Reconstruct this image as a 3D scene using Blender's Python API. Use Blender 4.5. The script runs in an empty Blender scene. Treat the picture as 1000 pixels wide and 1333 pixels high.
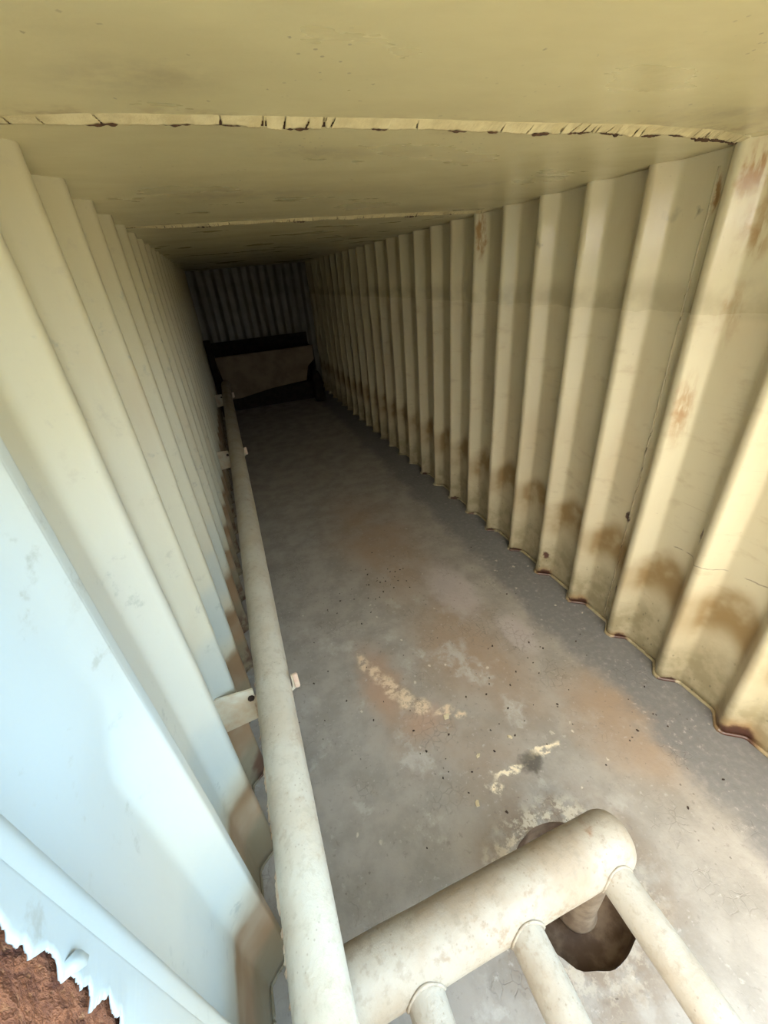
import bpy, bmesh, math, random
from mathutils import Vector, Matrix, noise as mnoise

random.seed(7)
C = bpy.context.scene.collection
S = bpy.context.scene
CAMZ = 1.816            # camera height above the tank floor
CEIL = 2.074
XR, XL = 1.60, -0.263   # inner crest of the right / left corrugations
DEP = 0.068             # corrugation depth
YF, YB = -0.40, 8.30    # open near end (behind the camera) and far end
HX1, HY1 = 2.0, -0.20    # the roof stops short of the near end: nothing overhead for y < HY1
PITCH = 0.30

# ------------------------------------------------------------------ objects
def mesh_obj(name, bm, mats, parent=None, smooth=True):
    me = bpy.data.meshes.new(name)
    bmesh.ops.recalc_face_normals(bm, faces=bm.faces[:])
    for f in bm.faces:
        f.smooth = smooth
    bm.to_mesh(me)
    bm.free()
    if not isinstance(mats, (list, tuple)):
        mats = [mats]
    for m in mats:
        me.materials.append(m)
    o = bpy.data.objects.new(name, me)
    C.objects.link(o)
    if parent is not None:
        o.parent = parent
    return o

def struct(name, bm, mats, parent=None, smooth=True):
    o = mesh_obj(name, bm, mats, parent, smooth)
    if parent is None:
        o['kind'] = 'structure'
    return o

def tag(o, label, cat, group=None):
    o['label'] = label
    o['category'] = cat
    if group:
        o['group'] = group
    return o

def empty(name, loc, label, cat, group=None):
    o = bpy.data.objects.new(name, None)
    o.empty_display_size = 0.1
    C.objects.link(o)
    o.location = loc
    return tag(o, label, cat, group)

def auto_sharp(o, deg=40):
    me = o.data
    bm = bmesh.new()
    bm.from_mesh(me)
    for e in bm.edges:
        if len(e.link_faces) == 2 and e.calc_face_angle(0) > math.radians(deg):
            e.smooth = False
    bm.to_mesh(me)
    bm.free()
    return o

# ------------------------------------------------------------------ node helper
class NT:
    def __init__(self, name):
        self.m = bpy.data.materials.new(name)
        self.m.use_nodes = True
        self.t = self.m.node_tree
        self.n = self.t.nodes
        self.n.clear()
        self.out = self.n.new('ShaderNodeOutputMaterial')
        self.b = self.n.new('ShaderNodeBsdfPrincipled')
        self.t.links.new(self.b.outputs[0], self.out.inputs[0])
        self.P = self.n.new('ShaderNodeNewGeometry').outputs['Position']
        self.O = self.n.new('ShaderNodeTexCoord').outputs['Object']
    def link(self, a, b):
        self.t.links.new(a, b)
    def put(self, sock, v):
        if hasattr(v, 'is_output'):
            self.link(v, sock)
        elif isinstance(v, (tuple, list)) and sock.type == 'RGBA' and len(v) == 3:
            sock.default_value = (*v, 1)
        else:
            sock.default_value = v
    def math(self, op, a, b=0.0, c=None, clamp=False):
        n = self.n.new('ShaderNodeMath')
        n.operation = op
        n.use_clamp = clamp
        self.put(n.inputs[0], a)
        self.put(n.inputs[1], b)
        if c is not None:
            self.put(n.inputs[2], c)
        return n.outputs[0]
    def vmath(self, op, a, b=(0, 0, 0)):
        n = self.n.new('ShaderNodeVectorMath')
        n.operation = op
        self.put(n.inputs[0], a)
        if op == 'SCALE':
            self.put(n.inputs['Scale'], b)
        else:
            self.put(n.inputs[1], b)
        return n.outputs['Value'] if op in ('LENGTH', 'DOT_PRODUCT', 'DISTANCE') else n.outputs[0]
    def sep(self, v):
        n = self.n.new('ShaderNodeSeparateXYZ')
        self.link(v, n.inputs[0])
        return n.outputs
    def noise(self, v, scale, detail=4, rough=0.55, dist=0.0, col=False):
        n = self.n.new('ShaderNodeTexNoise')
        self.link(v, n.inputs['Vector'])
        n.inputs['Scale'].default_value = scale
        n.inputs['Detail'].default_value = detail
        n.inputs['Roughness'].default_value = rough
        n.inputs['Distortion'].default_value = dist
        return n.outputs['Color' if col else 'Fac']
    def vor(self, v, scale, feature='F1', rand=1.0):
        n = self.n.new('ShaderNodeTexVoronoi')
        n.feature = feature
        self.link(v, n.inputs['Vector'])
        n.inputs['Scale'].default_value = scale
        n.inputs['Randomness'].default_value = rand
        return n.outputs['Distance']
    def ramp(self, v, lo, hi, a=0.0, b=1.0, smooth=True):
        n = self.n.new('ShaderNodeMapRange')
        n.interpolation_type = 'SMOOTHSTEP' if smooth else 'LINEAR'
        self.put(n.inputs[0], v)
        for i, x in enumerate((lo, hi, a, b)):
            n.inputs[1 + i].default_value = x
        return n.outputs[0]
    def mix(self, f, a, b, mode='MIX'):
        n = self.n.new('ShaderNodeMix')
        n.data_type = 'RGBA'
        n.blend_type = mode
        self.put(n.inputs[0], f)
        self.put(n.inputs[6], a)
        self.put(n.inputs[7], b)
        return n.outputs[2]
    def scl(self, v, s):
        return self.vmath('MULTIPLY', v, s)
    def warp(self, v, amp, scale, detail=3):
        c = self.noise(v, scale, detail, 0.6, col=True)
        c = self.vmath('SUBTRACT', c, (0.5, 0.5, 0.5))
        return self.vmath('ADD', v, self.vmath('SCALE', c, amp))
    def blob(self, v, c, r, soft=0.5):
        d = self.vmath('LENGTH', self.vmath('DIVIDE', self.vmath('SUBTRACT', v, c), r))
        return self.ramp(d, 1.0, 1.0 - soft)
    def mx(self, *a):
        r = a[0]
        for x in a[1:]:
            r = self.math('MAXIMUM', r, x)
        return r
    def mul(self, *a):
        r = a[0]
        for x in a[1:]:
            r = self.math('MULTIPLY', r, x)
        return r
    def bump(self, h, strength=0.3, dist=0.01):
        n = self.n.new('ShaderNodeBump')
        n.inputs['Strength'].default_value = strength
        n.inputs['Distance'].default_value = dist
        self.link(h, n.inputs['Height'])
        self.link(n.outputs[0], self.b.inputs['Normal'])
    def done(self, col, rough=0.5, spec=0.5, tone=(1, 1, 1)):
        self.put(self.b.inputs['Base Color'], self.mix(1.0, col, tone, 'MULTIPLY'))
        self.put(self.b.inputs['Roughness'], rough)
        self.b.inputs['Specular IOR Level'].default_value = spec
        return self.m

CREAM = (0.66, 0.575, 0.385)
CREAMD = (0.50, 0.42, 0.25)
RUST = (0.10, 0.035, 0.016)
ORNG = (0.33, 0.13, 0.03)

# right wall -------------------------------------------------------
def mat_wall_right():
    k = NT('corrugated_paint')
    P = k.P
    x, y, z = k.sep(P)
    zz = k.math('SUBTRACT', z, CAMZ)
    n1 = k.noise(k.scl(P, (1, 1, 0.35)), 5, 5)
    n2 = k.noise(k.scl(P, (1, 1, 2.5)), 7, 6, 0.6)
    n3 = k.noise(P, 60, 3)
    zw = k.math('ADD', zz, k.math('MULTIPLY', k.math('SUBTRACT', k.noise(P, 4, 4), 0.5), 0.10))
    # washed, glossier top above an old water line; dusty matt paint under it
    low = k.ramp(k.math('ADD', zz, k.math('MULTIPLY', k.math('SUBTRACT', k.noise(P, 14, 3), 0.5), 0.02)), -0.205, -0.235)
    col = k.mix(low, (0.71, 0.645, 0.46), (0.65, 0.58, 0.41))
    col = k.mix(k.ramp(n1, 0.42, 0.72, 0, 0.45), col, (0.58, 0.46, 0.29))
    col = k.mix(k.mul(low, k.ramp(n2, 0.55, 0.75, 0, 0.5)), col, (0.45, 0.35, 0.21))
    tide = k.mul(k.ramp(zw, -.245, -.195), k.ramp(zw, -.08, -.17), k.ramp(k.noise(P, 5, 4), .35, .6))
    col = k.mix(k.math('MULTIPLY', tide, .55), col, (0.40, 0.345, 0.22))
    # brown tide band low down
    arch = k.math('MULTIPLY', k.math('COSINE', k.math('MULTIPLY', k.math('SUBTRACT', y, 1.285), 2 * math.pi / PITCH)), 0.045)
    za = k.math('SUBTRACT', zw, arch)
    band = k.mul(k.ramp(za, -1.20, -1.30), k.ramp(za, -1.54, -1.38))
    flat = k.ramp(x, XR + 0.02, XR + 0.055, 0.55, 1.0)
    col = k.mix(k.mul(band, flat, k.ramp(k.noise(P, 6, 3), 0.3, 0.55, 0.45, 1.0)), col, (0.31, 0.205, 0.085))
    # greyed foot
    foot = k.ramp(za, -1.42, -1.66)
    col = k.mix(k.mul(foot, k.ramp(k.noise(P, 16, 5), 0.36, 0.62, 0.55, 1.0)), col, (0.355, 0.295, 0.175))
    col = k.mix(k.mul(foot, k.ramp(k.vor(k.scl(P, (1, 1, .6)), 38), 0.22, 0.1), k.ramp(n2, .45, .6)), col, (0.22, 0.19, 0.12))
    col = k.mix(k.ramp(n3, 0.68, 0.78, 0, 0.35), col, (0.36, 0.28, 0.17))
    # thin horizontal run marks
    run = k.ramp(k.noise(k.scl(P, (0.6, 0.6, 55)), 2.2, 2), 0.66, 0.72)
    col = k.mix(k.mul(run, low, k.ramp(k.noise(P, 3, 2), .45, .6, 0, .35)), col, (0.42, 0.31, 0.19))
    # rust: feet of the slopes, single spots and runs
    w = k.warp(P, 0.06, 22, 4)
    rs = None
    for i, (yy, rr) in enumerate([(0.50, 1.5), (0.80, .5), (1.09, .7), (1.395, .9), (1.70, .85), (2.0, .6), (2.31, .55), (2.6, .4), (2.9, .5), (3.5, .5)]):
        g = k.blob(w, (XR + .035, yy, 0.0), (.09, .060 * rr, .055 * rr), .45)
        rs = g if rs is None else k.mx(rs, g)
    halo = None
    for yy, rr in [(0.50, 1.8), (1.10, .7), (1.40, 1.0), (1.705, .9)]:
        g = k.blob(w, (XR + .035, yy, 0.0), (.12, .085 * rr, .085 * rr), .8)
        halo = g if halo is None else k.mx(halo, g)
    spots = k.mx(k.blob(w, (XR + .03, 1.705, .16), (.06, .02, .035), .5),
                 k.blob(w, (XR + .06, 1.24, .68), (.06, .016, .035), .5),
                 k.blob(w, (XR + .06, 1.19, .26), (.06, .016, .045), .5), k.blob(w, (XR + .06, .89, .78), (.05, .010, .045), .5))
    streak = k.mx(k.blob(w, (XR + .02, 1.09, 2.0), (.09, .045, .10), .7),
                  k.blob(w, (XR + .03, 1.04, 1.85), (.09, .07, .16), .9),
                  k.blob(w, (XR + .02, 1.05, 1.60), (.08, .05, .20), 1.0),
                  k.blob(w, (XR + .02, 2.60, 1.96), (.06, .035, .17), .6),
                  k.blob(w, (XR + .02, 1.095, 1.25), (.06, .05, .20), 1.0),
                  k.blob(w, (XR + .06, 1.215, 1.95), (.05, .018, .07), .5))
    streak = k.mul(streak, k.ramp(k.noise(k.scl(P, (1, 1, .25)), 42, 4), 0.34, 0.56))
    smud = k.mx(k.blob(w, (XR + .03, 1.355, 1.915), (.06, .035, .03), .9), k.blob(w, (XR + .06, 1.27, 1.91), (.06, .015, .02), .8),
                k.blob(w, (XR + .03, 2.02, 1.87), (.06, .015, .03), .8))
    col = k.mix(k.math('MULTIPLY', halo, .75), col, (0.36, 0.19, 0.065))
    col = k.mix(k.math('MULTIPLY', streak, .85), col, (0.36, 0.17, 0.04))
    col = k.mix(k.math('MULTIPLY', smud, .6), col, (0.16, 0.13, 0.10))
    col = k.mix(k.mx(rs, spots), col, k.mix(n3, RUST, (0.06, 0.02, 0.012)))
    # a hairline paint crack on the two nearest panels
    wc = k.warp(P, 0.03, 9, 3)
    xa, ya, za2 = k.sep(wc)
    line = k.ramp(k.math('ABSOLUTE', k.math('SUBTRACT', za2, k.math('ADD', 0.665, k.math('MULTIPLY', k.math('SUBTRACT', ya, 0.9), -0.12)))), 0.0035, 0.0015)
    line = k.mul(line, k.ramp(y, 1.12, 1.06), k.ramp(k.noise(P, 9, 2), .42, .5))
    col = k.mix(k.math('MULTIPLY', line, .65), col, (0.2, 0.15, 0.1))
    rough = k.math('ADD', k.math('MULTIPLY', low, 0.25), k.ramp(n1, 0.3, 0.7, 0.12, 0.24))
    k.bump(k.math('ADD', k.math('MULTIPLY', n1, .5), k.math('ADD', k.math('MULTIPLY', k.noise(P, 25, 4), .22), k.math('MULTIPLY', rs, .4))), 0.25, 0.012)
    return k.done(col, rough, 0.9, tone=(1, 1, .98))

def mat_wall_left():
    k = NT('corrugated_paint_left')
    P = k.P
    x, y, z = k.sep(P)
    zz = k.math('SUBTRACT', z, CAMZ)
    n1 = k.noise(k.scl(P, (1, 1, 0.4)), 5, 5)
    n2 = k.noise(P, 18, 6, 0.65)
    n3 = k.noise(P, 55, 3)
    zw = k.math('ADD', zz, k.math('MULTIPLY', k.math('SUBTRACT', k.noise(P, 5, 4), 0.5), 0.16))
    col = k.mix(k.ramp(zw, 0.1, -0.5), (0.60, 0.55, 0.37), (0.66, 0.64, 0.52))
    col = k.mix(k.ramp(n1, 0.45, 0.75, 0, 0.4), col, (0.57, 0.47, 0.33))
    col = k.mix(k.ramp(n2, 0.56, 0.75, 0, 0.4), col, (0.47, 0.42, 0.33))
    col = k.mix(k.ramp(n3, 0.70, 0.80, 0, 0.45), col, (0.30, 0.25, 0.18))
    # bluish white paint towards the open end; chalked bluish patches lower down
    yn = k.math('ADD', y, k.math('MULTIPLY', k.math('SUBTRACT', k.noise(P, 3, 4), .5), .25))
    near_blue = k.ramp(yn, .80, .42)
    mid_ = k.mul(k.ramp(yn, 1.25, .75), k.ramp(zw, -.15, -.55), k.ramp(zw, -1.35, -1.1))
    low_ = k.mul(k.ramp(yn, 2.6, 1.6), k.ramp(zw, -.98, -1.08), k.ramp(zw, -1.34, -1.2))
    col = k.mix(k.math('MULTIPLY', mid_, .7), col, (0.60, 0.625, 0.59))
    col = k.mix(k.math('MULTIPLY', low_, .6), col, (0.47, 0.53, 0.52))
    col = k.mix(k.mul(near_blue, k.ramp(zw, -1.15, -.60, .55, .95)), col, k.mix(k.ramp(zw, -.95, -.48), (0.60, 0.605, 0.555), (0.545, 0.665, 0.74)))
    speck = k.mul(k.ramp(n2, 0.57, 0.70), k.ramp(k.noise(P, 4, 3), .48, .6))
    col = k.mix(k.math('MULTIPLY', speck, .55), col, (0.36, 0.38, 0.35))
    band = k.ramp(zw, -1.36, -1.42)
    col = k.mix(k.mul(band, k.ramp(k.noise(P, 4, 3), .3, .55, .6, .95)), col, (0.34, 0.225, 0.13))
    col = k.mix(k.mul(k.ramp(zw, -1.55, -1.62), 0.7), col, (0.22, 0.20, 0.13))
    w = k.warp(P, 0.07, 16, 4)
    rs = k.mx(k.blob(w, (XL, 1.16, .05), (.07, .07, .14), .5), k.blob(w, (XL, 1.50, .17), (.06, .05, .09), .4),
              k.blob(w, (XL, 1.78, .1), (.06, .05, .09), .4), k.blob(w, (XL, 2.1, .05), (.06, .06, .10), .5),
              k.blob(w, (XL, 1.50, .03), (.06, .05, .05), .4))
    deep = k.mul(k.ramp(zz, -1.62, -1.74), k.ramp(y, 1.0, 1.3), k.ramp(n2, .4, .6))
    rs = k.mx(rs, deep)
    col = k.mix(k.math('MULTIPLY', rs, .9), col, k.mix(n3, RUST, (0.12, 0.06, 0.035)))
    k.bump(k.math('ADD', k.math('MULTIPLY', n1, .6), k.math('MULTIPLY', n2, .15)), 0.25, 0.012)
    return k.done(col, k.ramp(n1, .3, .7, .38, .55), 0.4, tone=(.82, .82, .82))

def mat_ceiling():
    k = NT('ceiling_paint')
    P = k.P
    x, y, z = k.sep(P)
    n1 = k.noise(k.scl(P, (0.7, 1.5, 1)), 3, 5)
    n2 = k.noise(P, 20, 5, .6)
    col = k.mix(k.ramp(n1, .4, .75, 0, .55), (0.59, 0.525, 0.30), (0.45, 0.385, 0.21))
    # grey-brown smears
    w = k.warp(P, .10, 5, 3)
    sm = k.mx(k.blob(w, (-.02, .86, CEIL), (.18, .10, .4), 1), k.blob(w, (.35, 1.25, CEIL), (.30, .08, .4), 1),
              k.blob(w, (.2, 1.75, CEIL), (.5, .14, .4), 1), k.blob(w, (1.25, .93, CEIL), (.40, .07, .4), 1),
              k.blob(w, (1.1, 1.75, CEIL), (.14, .12, .4), 1))
    col = k.mix(k.mul(sm, k.ramp(n2, .3, .65), .45), col, (0.26, 0.20, 0.125))
    # specks in loose clusters
    sp = k.mul(k.ramp(k.vor(P, 46), .17, .10), k.ramp(k.noise(P, 3.6, 2), .52, .66))
    sp2 = k.mul(k.ramp(k.vor(k.warp(P, .02, 60), 21), .09, .05), k.ramp(k.noise(P, 2.1, 2), .48, .56))
    col = k.mix(k.math('MULTIPLY', k.mx(sp, sp2), .6), col, (0.19, 0.135, 0.075))
    # brown bleed next to the two seams
    for yy in (1.03, 2.43):
        d = k.math('ABSOLUTE', k.math('SUBTRACT', y, yy))
        bl = k.mul(k.ramp(d, .075, 0), k.ramp(n2, .46, .68))
        col = k.mix(k.math('MULTIPLY', bl, .6), col, (0.25, 0.145, 0.065))
    k.bump(k.math('ADD', n1, k.math('MULTIPLY', n2, .12)), .22, .02)
    return k.done(col, k.ramp(n1, .3, .7, .26, .38), .5, tone=(1.05, 1.04, 1.05))

def mat_floor():
    k = NT('worn_floor_coating')
    P = k.P
    x, y, z = k.sep(P)
    big = k.noise(P, 1.7, 5, .6)
    mid = k.noise(P, 6, 6, .62)
    fine = k.noise(P, 38, 5, .65)
    w = k.warp(P, .30, 3.2, 5)
    w2 = k.warp(P, .12, 13, 5)
    GREY = (0.345, 0.335, 0.305)
    col = k.mix(k.ramp(mid, .35, .65), GREY, (0.27, 0.262, 0.235))
    br = k.mx(k.blob(w, (.85, 1.35, 0), (.42, .75, 1), .8), k.blob(w, (1.25, .72, 0), (.30, .42, 1), .7), k.blob(w, (.35, 1.25, 0), (.22, .5, 1), .8),
              k.blob(w, (.62, .85, 0), (.24, .3, 1), .8), k.blob(w, (.75, 2.6, 0), (.5, 1.2, 1), .9))
    col = k.mix(k.mul(br, k.ramp(big, .3, .62, .35, .9)), col, (0.315, 0.245, 0.178))
    # pale scuffed areas
    pale = k.mul(k.ramp(k.noise(k.scl(w2, (1, .8, 1)), 4.2, 5, .6), .54, .68), k.ramp(y, 2.3, 1.2, .2, .8), k.ramp(x, 1.15, .75, .25, 1))
    col = k.mix(pale, col, (0.45, 0.455, 0.43))
    lil = k.mx(k.blob(w2, (1.02, 1.85, 0), (.17, .35, 1), .5), k.blob(w2, (1.17, 1.35, 0), (.10, .2, 1), .5))
    col = k.mix(k.math('MULTIPLY', lil, .65), col, (0.44, 0.41, 0.40))
    # clean blue-grey strip beside the right wall
    strip = k.ramp(k.math('ADD', x, k.math('MULTIPLY', k.math('SUBTRACT', k.noise(P, 4, 4), .5), .3)), 1.27, 1.42)
    col = k.mix(k.math('MULTIPLY', strip, .85), col, k.mix(fine, (0.17, 0.175, 0.18), (0.205, 0.21, 0.215)))
    # pinkish scrape with cream core
    w3 = k.warp(P, .07, 16, 5)
    sc = k.mx(k.blob(w3, (.295, 1.52, 0), (.035, .09, 1), .7), k.blob(w3, (.335, 1.42, 0), (.04, .09, 1), .6), k.blob(w3, (.375, 1.32, 0), (.05, .09, 1), .5), k.blob(w3, (.42, 1.22, 0), (.055, .08, 1), .5),
              k.blob(w3, (.475, 1.15, 0), (.06, .06, 1), .5), k.blob(w3, (.56, 1.09, 0), (.07, .03, 1), .6), k.blob(w3, (.63, 1.04, 0), (.035, .03, 1), .6))
    hal = k.mx(k.blob(w2, (.34, 1.36, 0), (.14, .34, 1), .9), k.blob(w2, (.46, 1.08, 0), (.18, .14, 1), .9))
    col = k.mix(k.math('MULTIPLY', hal, .65), col, (0.42, 0.285, 0.20))
    col = k.mix(k.mul(sc, k.ramp(k.noise(P, 30, 5, .7), .38, .58)), col, (0.66, 0.55, 0.40))
    # cream scratch near the drain
    sc2 = k.mx(k.blob(w2, (.86, .765, 0), (.10, .022, 1), .5), k.blob(w2, (.69, .75, 0), (.10, .018, 1), .5), k.blob(w2, (.60, .72, 0), (.03, .03, 1), .5))
    col = k.mix(k.mul(sc2, k.ramp(k.noise(P, 34, 5, .7), .36, .54)), col, (0.80, 0.73, 0.55))
    # clean strip again over the overlays
    col = k.mix(k.mul(strip, k.ramp(fine, .62, .45), .75), col, (0.175, 0.185, 0.185))
    # crazed patches
    cr = k.mul(k.ramp(k.vor(k.warp(P, .03, 20), 26, 'DISTANCE_TO_EDGE'), .05, .015), k.ramp(k.noise(P, 3.1, 3), .54, .62))
    col = k.mix(k.math('MULTIPLY', cr, .22), col, (0.10, 0.09, 0.08))
    # white worn fringe round the drain + small pale chips
    dd = k.vmath('LENGTH', k.vmath('MULTIPLY', k.vmath('SUBTRACT', w2, (.655, .35, 0)), (1, 1, 0)))
    stain = k.mul(k.ramp(dd, .42, .20), k.ramp(k.noise(P, 9, 5, .65), .38, .58))
    col = k.mix(k.math('MULTIPLY', stain, .7), col, (0.20, 0.155, 0.11))
    ring = k.mul(k.ramp(dd, .31, .205), k.ramp(k.noise(P, 22, 6, .7), .48, .57), k.ramp(k.math('SUBTRACT', y, k.math('MULTIPLY', x, .5)), -.15, .1, .35, 1.0))
    col = k.mix(k.math('MULTIPLY', ring, .8), col, (0.58, 0.55, 0.45))
    chips = k.mul(k.ramp(k.vor(k.warp(P, .03, 40), 13), .12, .08), k.ramp(k.noise(P, 2.3, 3), .5, .58), k.ramp(y, 2.6, 1.6))
    col = k.mix(k.math('MULTIPLY', chips, .7), col, (0.66, 0.62, 0.52))
    dk = k.ramp(k.vor(k.warp(P, .015, 50), 24), .10, .06)
    dk = k.mul(dk, k.ramp(k.noise(P, 2.7, 2), .46, .6))
    col = k.mix(k.math('MULTIPLY', dk, .6), col, (0.07, 0.055, 0.045))
    dirt = k.blob(w2, (.78, .74, 0), (.07, .06, 1), .6)
    col = k.mix(k.math('MULTIPLY', dirt, .75), col, (0.055, 0.05, 0.042))
    col = k.mix(k.ramp(fine, .42, .30, 0, .45), col, (0.17, 0.155, 0.14))
    col = k.mix(k.mul(k.ramp(fine, .58, .70, 0, .45), k.ramp(mid, .4, .6)), col, (0.52, 0.51, 0.48))
    k.bump(k.math('ADD', k.math('MULTIPLY', fine, .25), k.math('ADD', mid, k.math('MULTIPLY', cr, -.3))), .35, .012)
    return k.done(col, k.ramp(mid, .3, .7, .5, .7), .25, tone=(1.10, 1.03, 1.01))

def mat_white_pipe(name, base=(0.74, 0.70, 0.60), rusty=0.35, mott=.5):
    k = NT(name)
    P = k.P
    n1 = k.noise(P, 7, 5)
    n2 = k.noise(P, 45, 5, .65)
    n3 = k.noise(P, 120, 2)
    b0, b1, b2 = base
    col = k.mix(k.ramp(n1, .38, .68, 0, mott), base, (b0 * .84, b1 * .74, b2 * .64))
    col = k.mix(k.ramp(n2, .50, .68, 0, mott * .8), col, (b0 * .72, b1 * .68, b2 * .62))
    col = k.mix(k.mul(k.ramp(k.noise(P, 16, 4, .6), .56, .68), k.ramp(n2, .4, .55), mott * .8), col, (b0 * .66, b1 * .52, b2 * .40))
    pit = k.mul(k.ramp(k.vor(P, 70), .20, .10), k.ramp(k.noise(P, 9, 2), .45, .6))
    col = k.mix(k.math('MULTIPLY', pit, .45), col, (b0 * .5, b1 * .4, b2 * .32))
    rs = k.mul(k.ramp(k.noise(P, 5.5, 4, .6), .62, .74), k.ramp(n2, .35, .6))
    col = k.mix(k.math('MULTIPLY', rs, rusty), col, (0.36, 0.19, 0.10))
    k.bump(k.math('ADD', n2, k.math('ADD', k.math('MULTIPLY', n1, .8), k.math('MULTIPLY', n3, .25))), .4, .006)
    return k.done(col, k.ramp(n1, .3, .7, .42, .6), .4, tone=(.83, .815, .80))

def mat_rust_scale():
    k = NT('scaling_rust')
    P = k.scl(k.P, (1.5, 1.7, 0.9))
    w = k.warp(P, .05, 30, 4)
    n1 = k.noise(w, 30, 6, .65)
    n2 = k.noise(P, 9, 3)
    v = k.vor(w, 55)
    col = k.mix(k.ramp(n1, .32, .66), (0.085, 0.032, 0.024), (0.36, 0.155, 0.085))
    col = k.mix(k.ramp(v, .3, .1, 0, .55), col, (0.45, 0.235, 0.125))
    col = k.mix(k.ramp(n2, .45, .7, 0, .5), col, (0.13, 0.055, 0.045))
    k.bump(k.math('ADD', n1, k.math('MULTIPLY', v, .6)), .9, .012)
    return k.done(col, .85, .2)

def mat_plain(name, col, col2, scale=20, rough=.6, bump=.2, spec=.4):
    k = NT(name)
    n = k.noise(k.P, scale, 5, .6)
    c = k.mix(k.ramp(n, .35, .68), col, col2)
    k.bump(n, bump, .006)
    return k.done(c, rough, spec)

M_WR = mat_wall_right()
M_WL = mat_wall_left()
M_CEIL = mat_ceiling()
M_FLOOR = mat_floor()
M_PIPE = mat_white_pipe('flaking_white_pipe_paint')
M_HEAD = mat_white_pipe('chalky_header_paint', (0.49, 0.44, 0.365), 1.0, .8)
M_BRANCH = mat_white_pipe('chalky_branch_paint', (0.53, 0.495, 0.43), .8, .65)
M_RUST = mat_rust_scale()
M_SUMP = mat_plain('stained_sump_steel', (0.085, 0.05, 0.03), (0.20, 0.14, 0.095), 14, .55, .4)
M_RISER = mat_plain('stained_riser_steel', (0.20, 0.145, 0.10), (0.34, 0.265, 0.19), 18, .5, .4)
M_SKIN = mat_plain('peeling_paint', (0.70, 0.66, 0.54), (0.62, 0.56, 0.42), 25, .5, .3)
M_LIP = mat_plain('peeling_seam_paint', (0.66, 0.57, 0.34), (0.54, 0.45, 0.25), 30, .5, .5)
M_DARK = mat_plain('rotten_seam_rust', (0.045, 0.022, 0.012), (0.10, 0.05, 0.024), 60, .85, .5)
M_BRK = mat_plain('bracket_paint', (0.64, 0.60, 0.48), (0.56, 0.44, 0.30), 14, .5, .2)
M_PAD = mat_plain('bracket_end_primer', (0.66, 0.45, 0.33), (0.72, 0.58, 0.45), 40, .6, .2)
M_BEAD = mat_plain('foot_weld_paint', (0.56, 0.48, 0.33), (0.36, 0.27, 0.16), 24, .55, .6)
M_FLAKE = mat_plain('dark_rust_flake', (0.030, 0.020, 0.016), (0.06, 0.035, 0.024), 80, .8, .3)
M_CHIP = mat_plain('cream_paint_chip', (0.66, 0.56, 0.38), (0.56, 0.46, 0.30), 60, .6, .3)
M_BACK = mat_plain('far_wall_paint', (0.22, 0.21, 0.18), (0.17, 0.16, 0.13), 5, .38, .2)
M_TROUGH = mat_plain('brown_trough_paint', (0.20, 0.145, 0.085), (0.14, 0.095, 0.055), 5, .6, .3)
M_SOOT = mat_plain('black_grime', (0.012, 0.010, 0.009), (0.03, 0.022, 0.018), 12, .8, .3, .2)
M_GROUND = mat_plain('sandy_earth', (0.42, 0.37, 0.26), (0.50, 0.45, 0.33), 6, .9, .3, .2)

# ------------------------------------------------------------------ corrugated walls
def arc_profile(pts, r=0.012, n=4):
    """round the interior corners of an open polyline"""
    out = [pts[0]]
    for a, b, c in zip(pts, pts[1:], pts[2:]):
        va, vc = (a - b), (c - b)
        la, lc = va.length, vc.length
        d = min(r, la * .45, lc * .45)
        p0, p1 = b + va / la * d, b + vc / lc * d
        for i in range(n + 1):
            t = i / n
            out.append((1 - t) ** 2 * p0 + 2 * t * (1 - t) * b + t * t * p1)
    out.append(pts[-1])
    return out

def wall_profile(xc, sgn, yc0, ylo, yhi):
    """crest at xc; the sheet steps outwards by sgn*DEP. Per pitch towards the camera: crest, slope, flat, slope"""
    pts = []
    n = int((yhi - yc0) / PITCH) + 1
    for i in range(n, -8, -1):
        y = yc0 + i * PITCH
        for dy, f in ((0.014, 0), (-0.012, 0), (-0.062, 1), (-0.232, 1)):
            yy = y + dy
            if ylo <= yy <= yhi:
                pts.append(Vector((xc + sgn * DEP * f, yy, 0)))
    return pts

def corrugated(name, xc, sgn, yc0, ylo, yhi, mat):
    pp = wall_profile(xc, sgn, yc0, ylo, yhi)
    if sgn < 0:
        pp.append(Vector((xc, .236, 0)))
        fine = []                      # extra columns across the nearest valley so that its dent is smooth
        for a, b in zip(pp, pp[1:]):
            fine.append(a)
            if .30 < b.y and a.y < .60:
                fine += [a.lerp(b, t) for t in (.4, .5, .6)]
        pp = fine + [pp[-1]]
    prof = arc_profile(pp, .017, 5)
    bm = bmesh.new()
    zs = [CEIL * i / 52 for i in range(53)] + [CEIL + .035]
    cols = []
    for p in prof:
        col = []
        for z in zs:
            e = max(0, min(1, min(z, CEIL - z) / .15))
            dent = 0
            if sgn < 0:
                e *= max(0, min(1, (p.y - .30) / .25))
                if .333 < p.y < .553:
                    t = max(0, min(1, (z - CAMZ + .66 + .25 * (p.y - .4)) / .22))
                    dent = (xc - DEP * (.553 - p.y) / .22 - p.x) * .9 * t * t * (3 - 2 * t)
            q = mnoise.noise(Vector((p.y * 1.3, z * 1.6, xc * 5))) * .006 * e
            q2 = mnoise.noise(Vector((p.y * 2.1 + 9, z * .9, xc * 3))) * .006 * e
            col.append(bm.verts.new((p.x + q + dent, p.y + q2, z)))
        cols.append(col)
    for a, b in zip(cols, cols[1:]):
        for i in range(len(zs) - 1):
            bm.faces.new((a[i], a[i + 1], b[i + 1], b[i]))
    o = struct(name, bm, mat)
    sm = o.modifiers.new('thick', 'SOLIDIFY')
    sm.thickness = .004
    sm.offset = 0
    return o, prof

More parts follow.
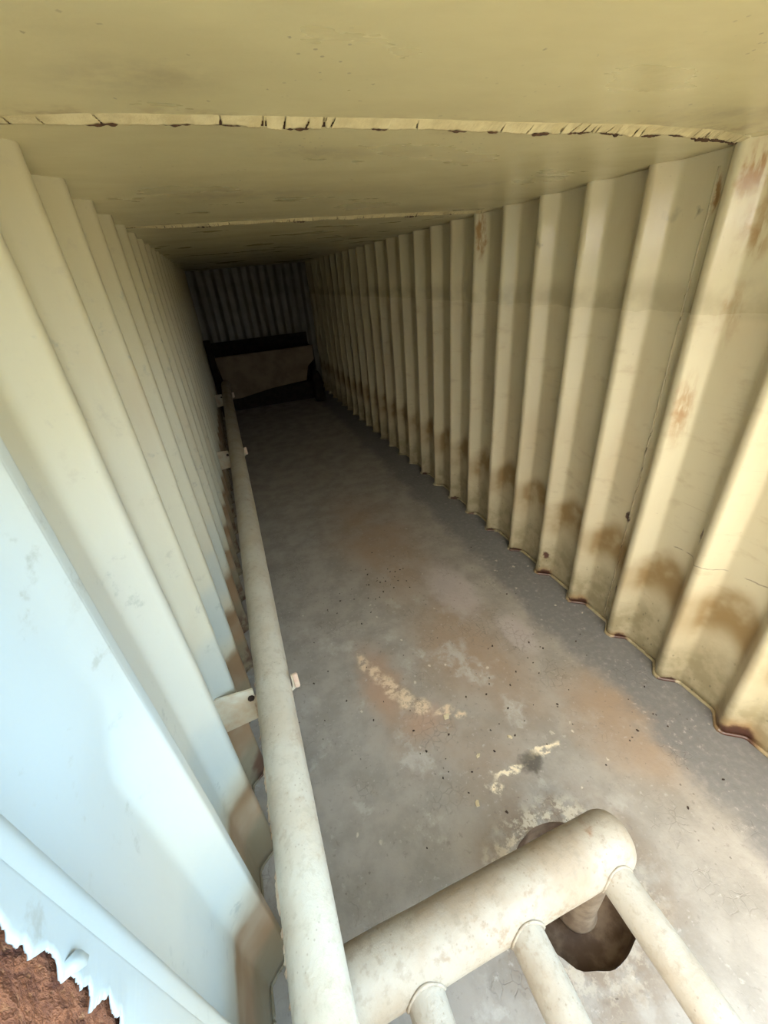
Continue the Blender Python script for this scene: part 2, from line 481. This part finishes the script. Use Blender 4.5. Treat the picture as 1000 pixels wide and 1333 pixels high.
wall_r, prof_r = corrugated('wall_right', XR, 1, 1.434 - 1 * PITCH, YF, YB, M_WR)
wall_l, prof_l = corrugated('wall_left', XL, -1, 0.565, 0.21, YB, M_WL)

def tube(bm, pts, r, n=8, closed_ends=True, rfun=None):
    rings = []
    for i, p in enumerate(pts):
        a = pts[max(i - 1, 0)]
        b = pts[min(i + 1, len(pts) - 1)]
        t = (b - a).normalized()
        u = t.cross(Vector((0, 0, 1)))
        if u.length < 1e-3:
            u = Vector((1, 0, 0))
        u.normalize()
        v = t.cross(u)
        rr = rfun(i) if rfun else r
        rings.append([bm.verts.new(p + (u * math.cos(2 * math.pi * k / n) + v * math.sin(2 * math.pi * k / n)) * rr) for k in range(n)])
    for a, b in zip(rings, rings[1:]):
        for k in range(n):
            bm.faces.new((a[k], a[(k + 1) % n], b[(k + 1) % n], b[k]))
    if closed_ends:
        bm.faces.new(rings[0])
        bm.faces.new(rings[-1][::-1])
    return rings

# weld beads where the sheets meet the floor and the roof
for nm, prof, s in (('baseboard_right', prof_r, -1), ('baseboard_left', prof_l, 1)):
    bm = bmesh.new()
    tube(bm, [Vector((p.x + s * .004, p.y, .003)) for p in prof], .011, 6, rfun=lambda i: (.010 if s < 0 else .006) + .004 * mnoise.noise(Vector((i * .37, 0, 0))))
    struct(nm, bm, M_WR if s < 0 else M_WL)

# vertical weld seams on the right sheet
def seam_bead(name, x, y, z0, z1):
    bm = bmesh.new()
    n = 90
    pts = [Vector((x + mnoise.noise(Vector((y * 1.3, (z0 + (z1 - z0) * i / n) * 1.6, XR * 5))) * .006 + mnoise.noise(Vector((i * .3, 1, 0))) * .0006, y + mnoise.noise(Vector((i * .21, 5, 0))) * .003, z0 + (z1 - z0) * i / n)) for i in range(n + 1)]
    tube(bm, pts, .004, 6, rfun=lambda i: .0046 + .0018 * mnoise.noise(Vector((i * .9, 3, 0))))
    return struct(name, bm, M_WR)

# ------------------------------------------------------------------ ceiling
bm = bmesh.new()
nx, ny = 24, 120
def ceil_z(x, y):
    fx = (x - (XL - DEP - .01)) / (XR - XL + 2 * DEP + .02) * nx
    e = max(0, min(1, min(fx, nx - fx) / 3))
    return CEIL + (mnoise.noise(Vector((x * 1.1, y * 1.3, 2))) * .010 + mnoise.noise(Vector((x * 3, y * 3, 7))) * .003) * e
grid = []
for j in range(ny + 1):
    y = YF + (YB - YF) * j / ny
    row = []
    for i in range(nx + 1):
        x = XL - DEP - .01 + (XR - XL + 2 * DEP + .02) * i / nx
        row.append(bm.verts.new((x, y, ceil_z(x, y))))
    grid.append(row)
for a, b in zip(grid, grid[1:]):
    for i in range(nx):
        if b[i].co.y < HY1 and b[i + 1].co.x < HX1:
            continue
        bm.faces.new((a[i], a[i + 1], b[i + 1], b[i]))
ceil = struct('ceiling', bm, M_CEIL)
sm = ceil.modifiers.new('thick', 'SOLIDIFY')
sm.thickness = .004
sm.offset = 1

# roof seams: a torn, curled paint lip in front of a rusted weld
def roof_seam(name, ctrl, drop, notches, seed):
    rnd = random.Random(seed)
    def yline(x):
        for (x0, y0), (x1, y1) in zip(ctrl, ctrl[1:]):
            if x <= x1:
                t = (x - x0) / (x1 - x0)
                t = max(0, t)
                return y0 + (y1 - y0) * t
        return ctrl[-1][1]
    N = 1500
    x0, x1 = ctrl[0][0], ctrl[-1][0]
    tears = [(rnd.uniform(x0, x1), rnd.uniform(-.010, .018), rnd.uniform(.0012, .0032), rnd.uniform(.2, .6)) for _ in range(34)]
    def hang(x):
        n = .5 + .5 * mnoise.noise(Vector((x * 7, seed, 3)))
        n2 = mnoise.noise(Vector((x * 38, seed, 5)))
        n3 = mnoise.noise(Vector((x * 150, seed, 6)))
        edge = max(.05, min(1, (x - x0) / .15, (x1 - x) / .05))
        return drop * (.45 + .75 * n) * (.78 + .42 * (x - x0) / (x1 - x0)) * edge, .16 * n2 + .08 * n3
    def open_(x):
        g = 0
        for (c, wd, dep) in notches:
            q = abs(x - c + .006 * mnoise.noise(Vector((x * 60, seed, 2)))) / wd
            if q < 1:
                g = max(g, dep * (1 - q ** 3) * (.65 + .5 * mnoise.noise(Vector((x * 90, seed, 8)))))
        return g
    F = (0, .3, .55, .75, .9, 1.0)
    bm, bd = bmesh.new(), bmesh.new()
    rows, drows = [], []
    for i in range(N + 1):
        x = x0 + (x1 - x0) * i / N
        y = yline(x) + .006 * mnoise.noise(Vector((x * 3, seed, 0)))
        h, jag = hang(x)
        cz = ceil_z(x, y)
        g = open_(x)
        d = h * (1 + jag) * (1 - .55 * g)
        rows.append([bm.verts.new((x, y - .034 + .036 * f + .003 * g * f, cz + .004 * (1 - f) ** 2 - d * f ** 1.6 - .0002)) for f in F])
        dd = h * (.55 + .62 * min(1, g * 1.5) + .5 * jag)
        drows.append([bd.verts.new((x, y + .004 + .004 * f, cz + .004 - (dd + .004) * f)) for f in (0, .5, 1)])
    for i in range(N):
        a, b = rows[i], rows[i + 1]
        for k in range(5):
            xm = (a[k].co.x + b[k].co.x) / 2
            fm = (F[k] + F[k + 1]) / 2
            if any(fm > f0 and abs(xm - t - sl * fm) < w * fm for t, sl, w, f0 in tears):
                continue
            bm.faces.new((a[k], a[k + 1], b[k + 1], b[k]))
        a, b = drows[i], drows[i + 1]
        for k in range(2):
            bd.faces.new((a[k], a[k + 1], b[k + 1], b[k]))
    o = struct(name, bm, M_LIP)
    m = o.modifiers.new('thick', 'SOLIDIFY')
    m.thickness = .002
    m.offset = 0
    w = mesh_obj('rusted_seam', bd, M_DARK, o)
    m = w.modifiers.new('thick', 'SOLIDIFY')
    m.thickness = .006
    m.offset = 0
    return o

roof_seam('trim_1', [(-.28, 1.052), (.1, 1.030), (.5, 1.022), (.8, 1.022), (1.1, 1.032), (1.4, 1.075), (1.61, 1.135)], .0125,
          [(-.10, .035, .9), (.02, .03, .7), (.11, .03, .7), (.235, .03, .75), (.40, .02, .8), (.575, .03, .8), (.66, .02, .8), (.79, .03, .95), (.90, .04, .8), (1.0, .05, .75),
           (1.14, .05, .85), (1.24, .04, .8), (1.36, .06, .95), (1.45, .09, .95), (1.55, .05, .9)], 3)
roof_seam('trim_2', [(-.27, 2.45), (.4, 2.43), (1.0, 2.43), (1.61, 2.50)], .0135,
          [(.05, .05, .8), (.5, .04, .9), (.62, .03, .7), (.8, .03, .7), (1.1, .05, .9), (1.35, .03, .7)], 8)

# ------------------------------------------------------------------ floor with round drain sump
SX, SY, SR, SD = .655, .350, .190, .085
bm = bmesh.new()
x0, x1 = XL - DEP - .02, XR + DEP + .02
hx0, hx1, hy0, hy1 = SX - .3, SX + .3, SY - .3, SY + .3
ys = [YF, hy0, hy1, YB]
xs = [x0, hx0, hx1, x1]
V = [[bm.verts.new((x, y, 0)) for x in xs] for y in ys]
for j in range(3):
    for i in range(3):
        if i == 1 and j == 1:
            continue
        bm.faces.new((V[j][i], V[j][i + 1], V[j + 1][i + 1], V[j + 1][i]))
NS = 64
circ, sq = [], []
for kk in range(NS):
    a = 2 * math.pi * kk / NS + math.pi / 4
    rr = SR * (1 + .05 * mnoise.noise(Vector((math.cos(a) * 2.6, math.sin(a) * 2.6, 4))))
    circ.append(bm.verts.new((SX + rr * math.cos(a), SY + rr * math.sin(a), -.001)))
    c, s = math.cos(a), math.sin(a)
    f = .3 / max(abs(c), abs(s))
    if kk % 16 == 0:
        sq.append({0: V[2][2], 16: V[2][1], 32: V[1][1], 48: V[1][2]}[kk])
    else:
        sq.append(bm.verts.new((SX + f * c, SY + f * s, 0)))
for kk in range(NS):
    q = (kk + 1) % NS
    bm.faces.new((circ[kk], circ[q], sq[q], sq[kk]))
floor = struct('floor', bm, M_FLOOR, smooth=False)
bm = bmesh.new()
rings = []
for (fr, z) in ((1.0, -.0005), (.985, -.03), (.96, -.085), (.86, -.108), (.5, -.113), (.1, -.115)):
    ring = []
    for kk in range(NS):
        a = 2 * math.pi * kk / NS + math.pi / 4
        rr = SR * fr * (1 + .05 * mnoise.noise(Vector((math.cos(a) * 2.6, math.sin(a) * 2.6, 4))))
        ring.append(bm.verts.new((SX + rr * math.cos(a), SY + rr * math.sin(a), z)))
    rings.append(ring)
for a, b in zip(rings, rings[1:]):
    for kk in range(NS):
        bm.faces.new((a[kk], a[(kk + 1) % NS], b[(kk + 1) % NS], b[kk]))
bm.faces.new(rings[-1])
mesh_obj('sump', bm, M_SUMP, floor)

# ------------------------------------------------------------------ far wall
bm = bmesh.new()
prof = []
n = 8
for i in range(n + 1):
    xa = XL - DEP - .08 + i * .28
    for dx, f in ((0, 0), (.09, 0), (.14, 1), (.23, 1)):
        x = xa + dx
        if x < XR + DEP + .06:
            prof.append(Vector((x, YB + f * .05 - .30, 0)))
prof = arc_profile(prof, .012, 3)
cols = [[bm.verts.new((p.x, p.y, z)) for z in (0, .5, 1.0, 1.5, CEIL + .03)] for p in prof]
for a, b in zip(cols, cols[1:]):
    for i in range(4):
        bm.faces.new((a[i], a[i + 1], b[i + 1], b[i]))
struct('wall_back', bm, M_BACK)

# ------------------------------------------------------------------ box helper
def box(bm, c, s, bev=0.0, rot=None):
    r = bmesh.ops.create_cube(bm, size=1)
    vs = r['verts']
    for v in vs:
        v.co = Vector((v.co.x * s[0], v.co.y * s[1], v.co.z * s[2]))
    if bev:
        es = list({e for v in vs for e in v.link_edges})
        bv = bmesh.ops.bevel(bm, geom=es, offset=bev, segments=2, affect='EDGES', profile=.5)
        vs = list({v for f in bv['faces'] for v in f.verts} | {v for v in vs if v.is_valid})
    M = Matrix.Translation(Vector(c)) @ (rot if rot else Matrix.Identity(4))
    for v in vs:
        v.co = M @ v.co

def prism_y(bm, pts, y0, y1):
    """polygon in x,z extruded along y"""
    a = [bm.verts.new((x, y0, z)) for x, z in pts]
    b = [bm.verts.new((x, y1, z)) for x, z in pts]
    n = len(pts)
    bm.faces.new(a)
    bm.faces.new(b[::-1])
    for i in range(n):
        bm.faces.new((a[i], b[i], b[(i + 1) % n], a[(i + 1) % n]))

# ------------------------------------------------------------------ long pipe
PZ, PR = .526, .063
def pipe_x(y):
    return -.134 + .018 * (y - .33) / 2.2 if y < 2.6 else -.1154 + .004 * (y - 2.6)
lp = empty('long_pipe', (pipe_x(1.2), 1.2, PZ), 'long white painted pipe with flaking edges running along the left corrugated wall', 'pipe')
bm = bmesh.new()
n = 150
pts = [Vector((pipe_x(y) - lp.location.x, y - 1.2, 0)) for y in [YF + .05 + (6.85 - YF) * i / n for i in range(n + 1)]]
rings = tube(bm, pts, PR, 36)
for i, ring in enumerate(rings):
    for v in ring:
        v.co += (v.co - pts[i]) * .018 * mnoise.noise(v.co * 9)
mesh_obj('pipe_body', bm, M_PIPE, lp)
# torn paint standing off the pipe's left edge
bm = bmesh.new()
rows, hs = [], []
N = 420
for i in range(N + 1):
    y = .30 + .88 * i / N
    e = min(1, i / 12, (N - i) / 40)
    h = max(.0002, (.001 + .007 * mnoise.noise(Vector((y * 11, 0, 1))) + .005 * mnoise.noise(Vector((y * 60, 0, 4))) + .003 * mnoise.noise(Vector((y * 150, 0, 7)))) * e)
    hs.append(h)
    cx = pipe_x(y) - lp.location.x
    row = []
    for a, rr in ((2.80, PR + .0002), (2.90, PR + .0010), (2.98, PR + .001 + h * .5), (3.05, PR + .001 + h)):
        row.append((cx + rr * math.cos(a), y - 1.2, rr * math.sin(a)))
    rows.append(row)
M_TORN = mat_plain('torn_pipe_paint', (0.70, 0.60, 0.46), (0.58, 0.38, 0.25), 30, .6, .3)
bm.free()
coords = [[v for v in r] for r in rows]
i = 0
while i < N:
    if max(hs[i], hs[i + 1]) < .0012:
        i += 1
        continue
    k0 = i
    while i < N and max(hs[i], hs[i + 1]) >= .0012:
        i += 1
    if i - k0 < 4:
        continue
    bm = bmesh.new()
    vr = [[bm.verts.new(c) for c in r] for r in coords[k0:i + 1]]
    for a, b in zip(vr, vr[1:]):
        for k in range(3):
            bm.faces.new((a[k], a[k + 1], b[k + 1], b[k]))
    o = mesh_obj('torn_paint', bm, M_TORN, lp)
    m = o.modifiers.new('thick', 'SOLIDIFY')
    m.thickness = .0018

# ------------------------------------------------------------------ brackets under the pipe
def bracket(y, label, zt=.548):
    b = empty('pipe_bracket', (-.19, y, 0), label, 'bracket', 'brackets carrying the long pipe')
    cx = pipe_x(y) + .19
    bm = bmesh.new()
    slot = [(cx - .069 * math.cos(a), PZ - .069 * math.sin(a)) for a in [math.pi * i / 12 for i in range(13)]]
    prism_y(bm, [(-.142, zt + .002)] + [(cx - .069, zt - .008)] + slot + [(cx + .0692, zt - .006), (cx + .085, zt - .008), (cx + .079, zt - .075), (cx - .013, zt - .145), (cx - .073, zt - .164), (-.142, zt - .181)], -.004, .004)
    auto_sharp(mesh_obj('plate', bm, M_BRK, b))
    bm = bmesh.new()
    box(bm, (cx + .084, -.002, zt - .040), (.020, .016, .072), .006)
    auto_sharp(mesh_obj('end_lug', bm, M_PAD, b))
    bm = bmesh.new()
    tube(bm, [Vector((cx - .082, -.012, zt - .045)), Vector((cx - .082, -.003, zt - .045))], .012, 6)
    auto_sharp(mesh_obj('dark_hole', bm, M_FLAKE, b))  # dark stub standing in for a torn hole in the plate
    return b
bracket(1.104, 'pale flat plate bracket with pinkish end lug under the white pipe, nearest the opening', .571)
bracket(3.805, 'small shaded plate bracket half way along the white pipe')
bracket(6.205, 'plate bracket with pale end lug under the far dark end of the white pipe')

# ------------------------------------------------------------------ header with branch pipes
HY, HZ, HR = .321, .386, .077
mf = empty('pipe_manifold', (.3, HY, HZ), 'thick cream header pipe with three thinner branch pipes above the floor drain', 'pipe manifold')
bm = bmesh.new()
pts, rad = [], []
for i in range(41):
    pts.append(Vector((-.43 + .80 * i / 40, 0, 0)))
    rad.append(HR)
for i in range(1, 9):
    a = i / 8 * math.pi / 2
    pts.append(Vector((.37 + .058 * math.sin(a), 0, 0)))
    rad.append(max(.003, HR * math.cos(a) ** .62))
rings = tube(bm, pts, HR, 40, rfun=lambda i: rad[i])
for i, ring in enumerate(rings):
    for v in ring:
        v.co += (v.co - pts[i]) * .02 * mnoise.noise(v.co * 10)
mesh_obj('header', bm, M_HEAD, mf)
for bx in (.075, .350, .632):
    bm = bmesh.new()
    pts = [Vector((bx - .3 + (0.012 * (-t) if bx > .5 else -.02 * (-t) if bx > .3 else 0), t, -.004)) for t in [-.055 - .44 * i / 24 for i in range(25)]]
    br = .045
    rings = tube(bm, pts, br, 28)
    for i, ring in enumerate(rings):
        for v in ring:
            v.co += (v.co - pts[i]) * .03 * mnoise.noise(v.co * 12 + Vector((bx * 9, 0, 0)))
    bo = mesh_obj('branch_pipe', bm, M_BRANCH, mf)
    bm = bmesh.new()
    ring = []
    for i in range(41):
        a = 2 * math.pi * i / 40
        px, pz = (br + .001) * math.cos(a), (br + .001) * math.sin(a)
        py = -math.sqrt(max(1e-6, HR ** 2 - min(pz - .004, HR * .98) ** 2))
        ring.append(Vector((bx - .3 + px, py - .001, pz - .004)))
    tube(bm, ring, .004, 6, False, rfun=lambda i: .0042 + .0018 * mnoise.noise(Vector((i * .6, bx * 7, 0))))
    mesh_obj('weld_bead', bm, M_HEAD, bo)
bm = bmesh.new()
RX = .648
pts = [Vector((RX - .3, 0, z - HZ)) for z in (HZ - .05, .25, .12, .0, -.03, -.055, -.075, -.085, -.112)]
rr = [.056, .056, .056, .056, .062, .066, .062, .040, .036]
tube(bm, pts, .06, 28, rfun=lambda i: rr[i])
mesh_obj('drain_riser', bm, M_RISER, mf)

# ------------------------------------------------------------------ left corner post, scaled rust under torn paint
bm = bmesh.new()
box(bm, (XL - .052, (YF + .215) / 2 , CEIL / 2), (.10, .215 - YF, CEIL), .0)
post = struct('trim_3', bm, M_RUST, smooth=False)
# lumpy scale on the face
bm = bmesh.new()
NY, NZ = 60, 220
rows = []
for j in range(NZ + 1):
    z = CEIL * j / NZ
    row = []
    for i in range(NY + 1):
        y = YF + (.235 - YF) * i / NY
        q = .004 * mnoise.noise(Vector((y * 40, z * 28, 0))) + .003 * mnoise.noise(Vector((y * 90, z * 60, 3)))
        row.append(bm.verts.new((XL - .001 + q, y, z)))
    rows.append(row)
for a, b in zip(rows, rows[1:]):
    for i in range(NY):
        bm.faces.new((a[i], a[i + 1], b[i + 1], b[i]))
mesh_obj('rust_scale', bm, M_RUST, post)
# paint skin: rounded front edge of the sheet with jagged torn margin
bm = bmesh.new()
NZ = 1400
rows = []
TEAR = [(-1.0, .02), (-.75, .10), (-.66, .165), (-.63, .195), (-.618, .208), (-.612, .204), (-.597, .207), (-.589, .217), (-.575, .210), (-.557, .199), (-.553, .208), (-.544, .214),
        (-.530, .209), (-.517, .211), (-.505, .213), (-.493, .206), (-.486, .212), (-.480, .216), (-.467, .219), (-.455, .215), (-.449, .212), (-.442, .205), (-.438, .211), (-.431, .212),
        (-.418, .210), (-.406, .209), (-.402, .214), (-.388, .217), (-.36, .213), (-.31, .17), (-.25, .12), (.3, .0)]
def tear(z):
    zz = z - CAMZ
    if zz <= TEAR[0][0]:
        t = TEAR[0][1]
    else:
        t = TEAR[-1][1]
        for (a, ta), (b, tb) in zip(TEAR, TEAR[1:]):
            if a <= zz <= b:
                t = ta + (tb - ta) * (zz - a) / (b - a)
                break
    return t + .0035 * mnoise.noise(Vector((z * 130, 0, 6))) + .002 * mnoise.noise(Vector((z * 420, 0, 8)))
for j in range(NZ + 1):
    z = CEIL * j / NZ
    t = tear(z)
    curl = max(0, mnoise.noise(Vector((z * 22, 1, 5)))) * .0035
    row = []
    for (f, lift) in ((0, curl + .0005), (.25, curl * .3 + .0005), (.6, .0), (1, .0005)):
        y = t + (.244 - t) * f
        row.append(bm.verts.new((XL + .0026 - .0008 * f + lift + .0035 * max(0, 1 - abs(y - .215) / .03), y, z)))
    row.append(bm.verts.new((XL + .0015, .250, z)))
    row.append(bm.verts.new((XL - .0002, .262, z)))
    rows.append(row)
for a, b in zip(rows, rows[1:]):
    for i in range(len(a) - 1):
        bm.faces.new((a[i], a[i + 1], b[i + 1], b[i]))
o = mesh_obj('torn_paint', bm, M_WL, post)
m = o.modifiers.new('thick', 'SOLIDIFY')
m.thickness = .0018
m.offset = 0
# one curled flake standing off the margin
bm = bmesh.new()
fl = [(.007, .219, -.494), (.010, .227, -.502), (.011, .2285, -.509), (.013, .2265, -.521), (.012, .2205, -.522), (.009, .2155, -.514), (.008, .2125, -.507), (.006, .2055, -.497), (.005, .211, -.490)]
vs = [bm.verts.new((XL + a - .001, b, c + CAMZ)) for a, b, c in fl]
bm.faces.new(vs)
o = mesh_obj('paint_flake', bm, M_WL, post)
m = o.modifiers.new('thick', 'SOLIDIFY')
m.thickness = .0015
# short slits where the paint is about to let go
bm = bmesh.new()
for y0, z0, y1, z1 in ((.222, -.640, .212, -.652), (.226, -.672, .214, -.676), (.232, -.690, .219, -.700), (.236, -.478, .229, -.483)):
    a, b = Vector((XL + .0025, y0, z0 + CAMZ)), Vector((XL + .0025, y1, z1 + CAMZ))
    tube(bm, [a, a.lerp(b, .3), a.lerp(b, .7), b], .001, 6, rfun=lambda i: (.0003, .0014, .0016, .0004)[i])
mesh_obj('paint_slit', bm, M_DARK, post)

# ------------------------------------------------------------------ far end: trough and standpipes
TY = 7.25
tr = empty('trough', (.62, TY, 0), 'brown steel trough with black inside across the dark far end', 'trough')
bm = bmesh.new()
def tw(px): return px
prism_y(bm, [(-.16 - .62, .86), (1.38 - .62, .86), (1.38 - .62, .66), (1.26 - .62, .56), (1.20 - .62, .34), (1.02 - .62, .33), (.6 - .62, .30), (.1 - .62, .22), (-.08 - .62, .22)], -.012, .012)
auto_sharp(mesh_obj('front_panel', bm, M_TROUGH, tr), 30)
bm = bmesh.new()
box(bm, (0, .33, .15), (1.56, .5, .29))
box(bm, (-.79, .33, .56), (.02, .62, .58))
box(bm, (.77, .33, .56), (.02, .62, .58))
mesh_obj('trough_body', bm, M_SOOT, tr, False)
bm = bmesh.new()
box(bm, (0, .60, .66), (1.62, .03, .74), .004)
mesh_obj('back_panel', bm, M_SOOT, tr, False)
bm = bmesh.new()
box(bm, (-.01, 0, .868), (1.58, .05, .022), .006)
auto_sharp(mesh_obj('rim', bm, M_TROUGH, tr))
for lx in (-.7, .66):
    bm = bmesh.new()
    box(bm, (lx, .3, .135), (.06, .06, .27), .005)
    auto_sharp(mesh_obj('leg', bm, M_SOOT, tr))
# black filler hose standing right of the trough
bm = bmesh.new()
pts = [Vector((0, 0, .0)), Vector((0, 0, .10)), Vector((.0, .0, .28)), Vector((-.01, .0, .40)), Vector((-.02, 0, .48)), Vector((-.02, 0, .52))]
rr = [.085, .095, .095, .075, .05, .03]
tube(bm, pts, .08, 20, rfun=lambda i: rr[i])
o = mesh_obj('black_canister', bm, M_SOOT)
o.location = (1.36, 7.10, 0)
tag(o, 'black rounded canister on the floor at the right end of the trough', 'canister')
bm = bmesh.new()
tube(bm, [Vector((0, 0, z)) for z in (0, .3, .6, .9, 1.15)], .05, 16)
o = mesh_obj('black_standpipe', bm, M_SOOT)
o.location = (-.2, 7.1, 0)
tag(o, 'black upright pipe at the left end of the trough', 'pipe')

# ------------------------------------------------------------------ loose bits on the floor
def flake_mesh(name, rnd, mat, sx, sy):
    bm = bmesh.new()
    k = rnd.randint(5, 7)
    top = []
    for i in range(k):
        a = 2 * math.pi * i / k + rnd.uniform(-.3, .3)
        r = rnd.uniform(.6, 1)
        top.append((r * math.cos(a) * sx, r * math.sin(a) * sy))
    h = .0035
    a = [bm.verts.new((x, y, 0)) for x, y in top]
    b = [bm.verts.new((x * .8, y * .8, h * rnd.uniform(.5, 1.3))) for x, y in top]
    bm.faces.new(a[::-1])
    bm.faces.new(b)
    for i in range(k):
        bm.faces.new((a[i], a[(i + 1) % k], b[(i + 1) % k], b[i]))
    me_o = mesh_obj(name, bm, mat, None, False)
    return me_o
rnd = random.Random(21)
protos = [flake_mesh('rust_flake', rnd, M_FLAKE, rnd.uniform(.006, .010), rnd.uniform(.004, .006)) for _ in range(5)]
spots = []
for c, s, n in (((.68, 2.15), (.10, .12), 26), ((.42, 2.0), (.16, .08), 14), ((.95, 1.1), (.16, .14), 22), ((.50, .98), (.25, .22), 14), ((1.25, 1.0), (.12, .5), 14), ((.05, 1.3), (.08, .5), 8), ((.5, .75), (.3, .15), 12), ((1.25, .55), (.15, .3), 10)):
    for _ in range(n):
        x, y = rnd.gauss(c[0], s[0]), rnd.gauss(c[1], s[1])
        if -.05 < x < 1.55 and .2 < y < 3.2 and math.hypot(x - SX, y - SY) > .24:
            spots.append((x, y))
used = [False] * 5
for x, y in spots:
    i = rnd.randrange(5)
    if used[i]:
        o = protos[i].copy()
        C.objects.link(o)
    else:
        o = protos[i]
        used[i] = True
    o.location = (x, y, .0004)
    o.rotation_euler = (0, 0, rnd.uniform(0, 6.28))
    s = rnd.uniform(.45, 1.1)
    o.scale = (s, s, s)
    tag(o, 'tiny dark rust flake lying loose on the worn grey floor', 'flake', 'dark flakes scattered on the floor')
chips = [((.598, .845), .017, .010, 'cream paint chip lying alone on bare grey floor left of the drain', .4),
         ((.497, .690), .020, .012, 'largest cream paint chip on the floor, in front of the header pipe', 1.2),
         ((.77, .86), .016, .010, 'small cream paint chip beside the brown floor patch above the drain', 2.0),
         ((.56, 1.06), .024, .016, 'cream paint chip at the lower end of the pinkish floor scrape', .2)]
for (x, y), sx, sy, lab, rz in chips:
    o = flake_mesh('paint_chip', rnd, M_CHIP, sx, sy)
    o.location = (x, y, .0004)
    o.rotation_euler = (0, 0, rz)
    tag(o, lab, 'paint chip', 'cream paint chips on the floor')
seam_bead('trim_5', XR + DEP - .0035, 1.232, .03, 2.03)

# ------------------------------------------------------------------ outside ground
bm = bmesh.new()
bmesh.ops.create_grid(bm, x_segments=2, y_segments=2, size=30)
for v in bm.verts:
    v.co += Vector((0, -30 + YF - .01, -.12))
struct('ground', bm, M_GROUND)
# added unseen dark slab behind the camera, blocks low light to the far end
bm = bmesh.new()
box(bm, (.6, -4.2, 1.03), (14, .12, 2.36))
struct('light_blocker', bm, M_SOOT, smooth=False)

# ------------------------------------------------------------------ daylight
W = bpy.data.worlds.new('sky')
S.world = W
W.use_nodes = True
t = W.node_tree
t.nodes.clear()
out = t.nodes.new('ShaderNodeOutputWorld')
bg = t.nodes.new('ShaderNodeBackground')
tc = t.nodes.new('ShaderNodeTexCoord')
dp = t.nodes.new('ShaderNodeVectorMath')
dp.operation = 'DOT_PRODUCT'
t.links.new(tc.outputs['Generated'], dp.inputs[0])
dp.inputs[1].default_value = Vector((-1, 0, 0)).normalized()   # the hazy, warm side of the sky
mr = t.nodes.new('ShaderNodeMapRange')
t.links.new(dp.outputs['Value'], mr.inputs[0])
mr.inputs[1].default_value = -1.0
mr.inputs[2].default_value = 1.0
cr = t.nodes.new('ShaderNodeValToRGB')
t.links.new(mr.outputs[0], cr.inputs[0])
SKY = [(0.12, (0.60, 1.05, 1.50)), (0.34, (0.72, 0.92, 1.05)), (0.5, (0.80, 0.80, 0.75)), (0.68, (0.95, 0.91, 0.82)), (0.9, (1.25, 1.18, 1.02))]
el = cr.color_ramp.elements
while len(el) < len(SKY):
    el.new(.5)
for e, (p, c) in zip(el, SKY):
    e.position = p
    e.color = (*c, 1)
t.links.new(cr.outputs[0], bg.inputs[0])
bg.inputs[1].default_value = 4.5
t.links.new(bg.outputs[0], out.inputs[0])
PL = bpy.data.lights.new('hatch_portal', 'AREA')
PL.shape = 'RECTANGLE'
PL.size, PL.size_y = XR - XL + 2 * DEP, HY1 - YF
PL.cycles.is_portal = True
po = bpy.data.objects.new('hatch_portal', PL)
C.objects.link(po)
po.location = ((XR + XL) / 2, (HY1 + YF) / 2, CEIL + .03)

SUN = bpy.data.lights.new('sun', 'SUN')
SUN.energy = 15.0
SUN.angle = math.radians(.6)
SUN.color = (1, .95, .86)
so = bpy.data.objects.new('sun', SUN)
C.objects.link(so)
so.location = (0, 4, 6)
so.rotation_euler = Vector((.1, -.62, -.78)).to_track_quat('-Z', 'Y').to_euler()   # comes over the far end, so it only lands outside

P2 = bpy.data.lights.new('end_portal', 'AREA')
P2.shape = 'RECTANGLE'
P2.size, P2.size_y = XR - XL + 2 * DEP, CEIL
P2.cycles.is_portal = True
po = bpy.data.objects.new('end_portal', P2)
C.objects.link(po)
po.location = ((XR + XL) / 2, YF - .02, CEIL / 2)
po.rotation_euler = (math.radians(-90), 0, 0)

# ------------------------------------------------------------------ camera
f = 537.0
d1 = Vector((-230, -291, f)).normalized()
d2 = Vector((85, 926, f))
d2 = (d2 - d1 * d1.dot(d2)).normalized()
rr = d2.cross(d1)
R = Matrix((rr, d1, -d2))             # image (x right, y down, z ahead) -> world
cx = R @ Vector((1, 0, 0))
cy = -(R @ Vector((0, 1, 0)))
cz = -(R @ Vector((0, 0, 1)))
cam = bpy.data.cameras.new('camera')
co = bpy.data.objects.new('camera', cam)
C.objects.link(co)
M = Matrix((cx, cy, cz)).transposed().to_4x4()
M.translation = Vector((0, 0, CAMZ))
co.matrix_world = M
cam.sensor_fit = 'HORIZONTAL'
cam.sensor_width = 36
cam.lens = 36 * f / 1000
cam.clip_start = .01
cam.clip_end = 200
S.camera = co

S.view_settings.view_transform = 'Standard'
S.view_settings.look = 'None'
S.view_settings.gamma = 1
S.view_settings.use_curve_mapping = False
S.view_settings.exposure = 1.0
try:
    S.cycles.max_bounces = 14
    S.cycles.diffuse_bounces = 4
    S.cycles.use_denoising = True
except Exception:
    pass
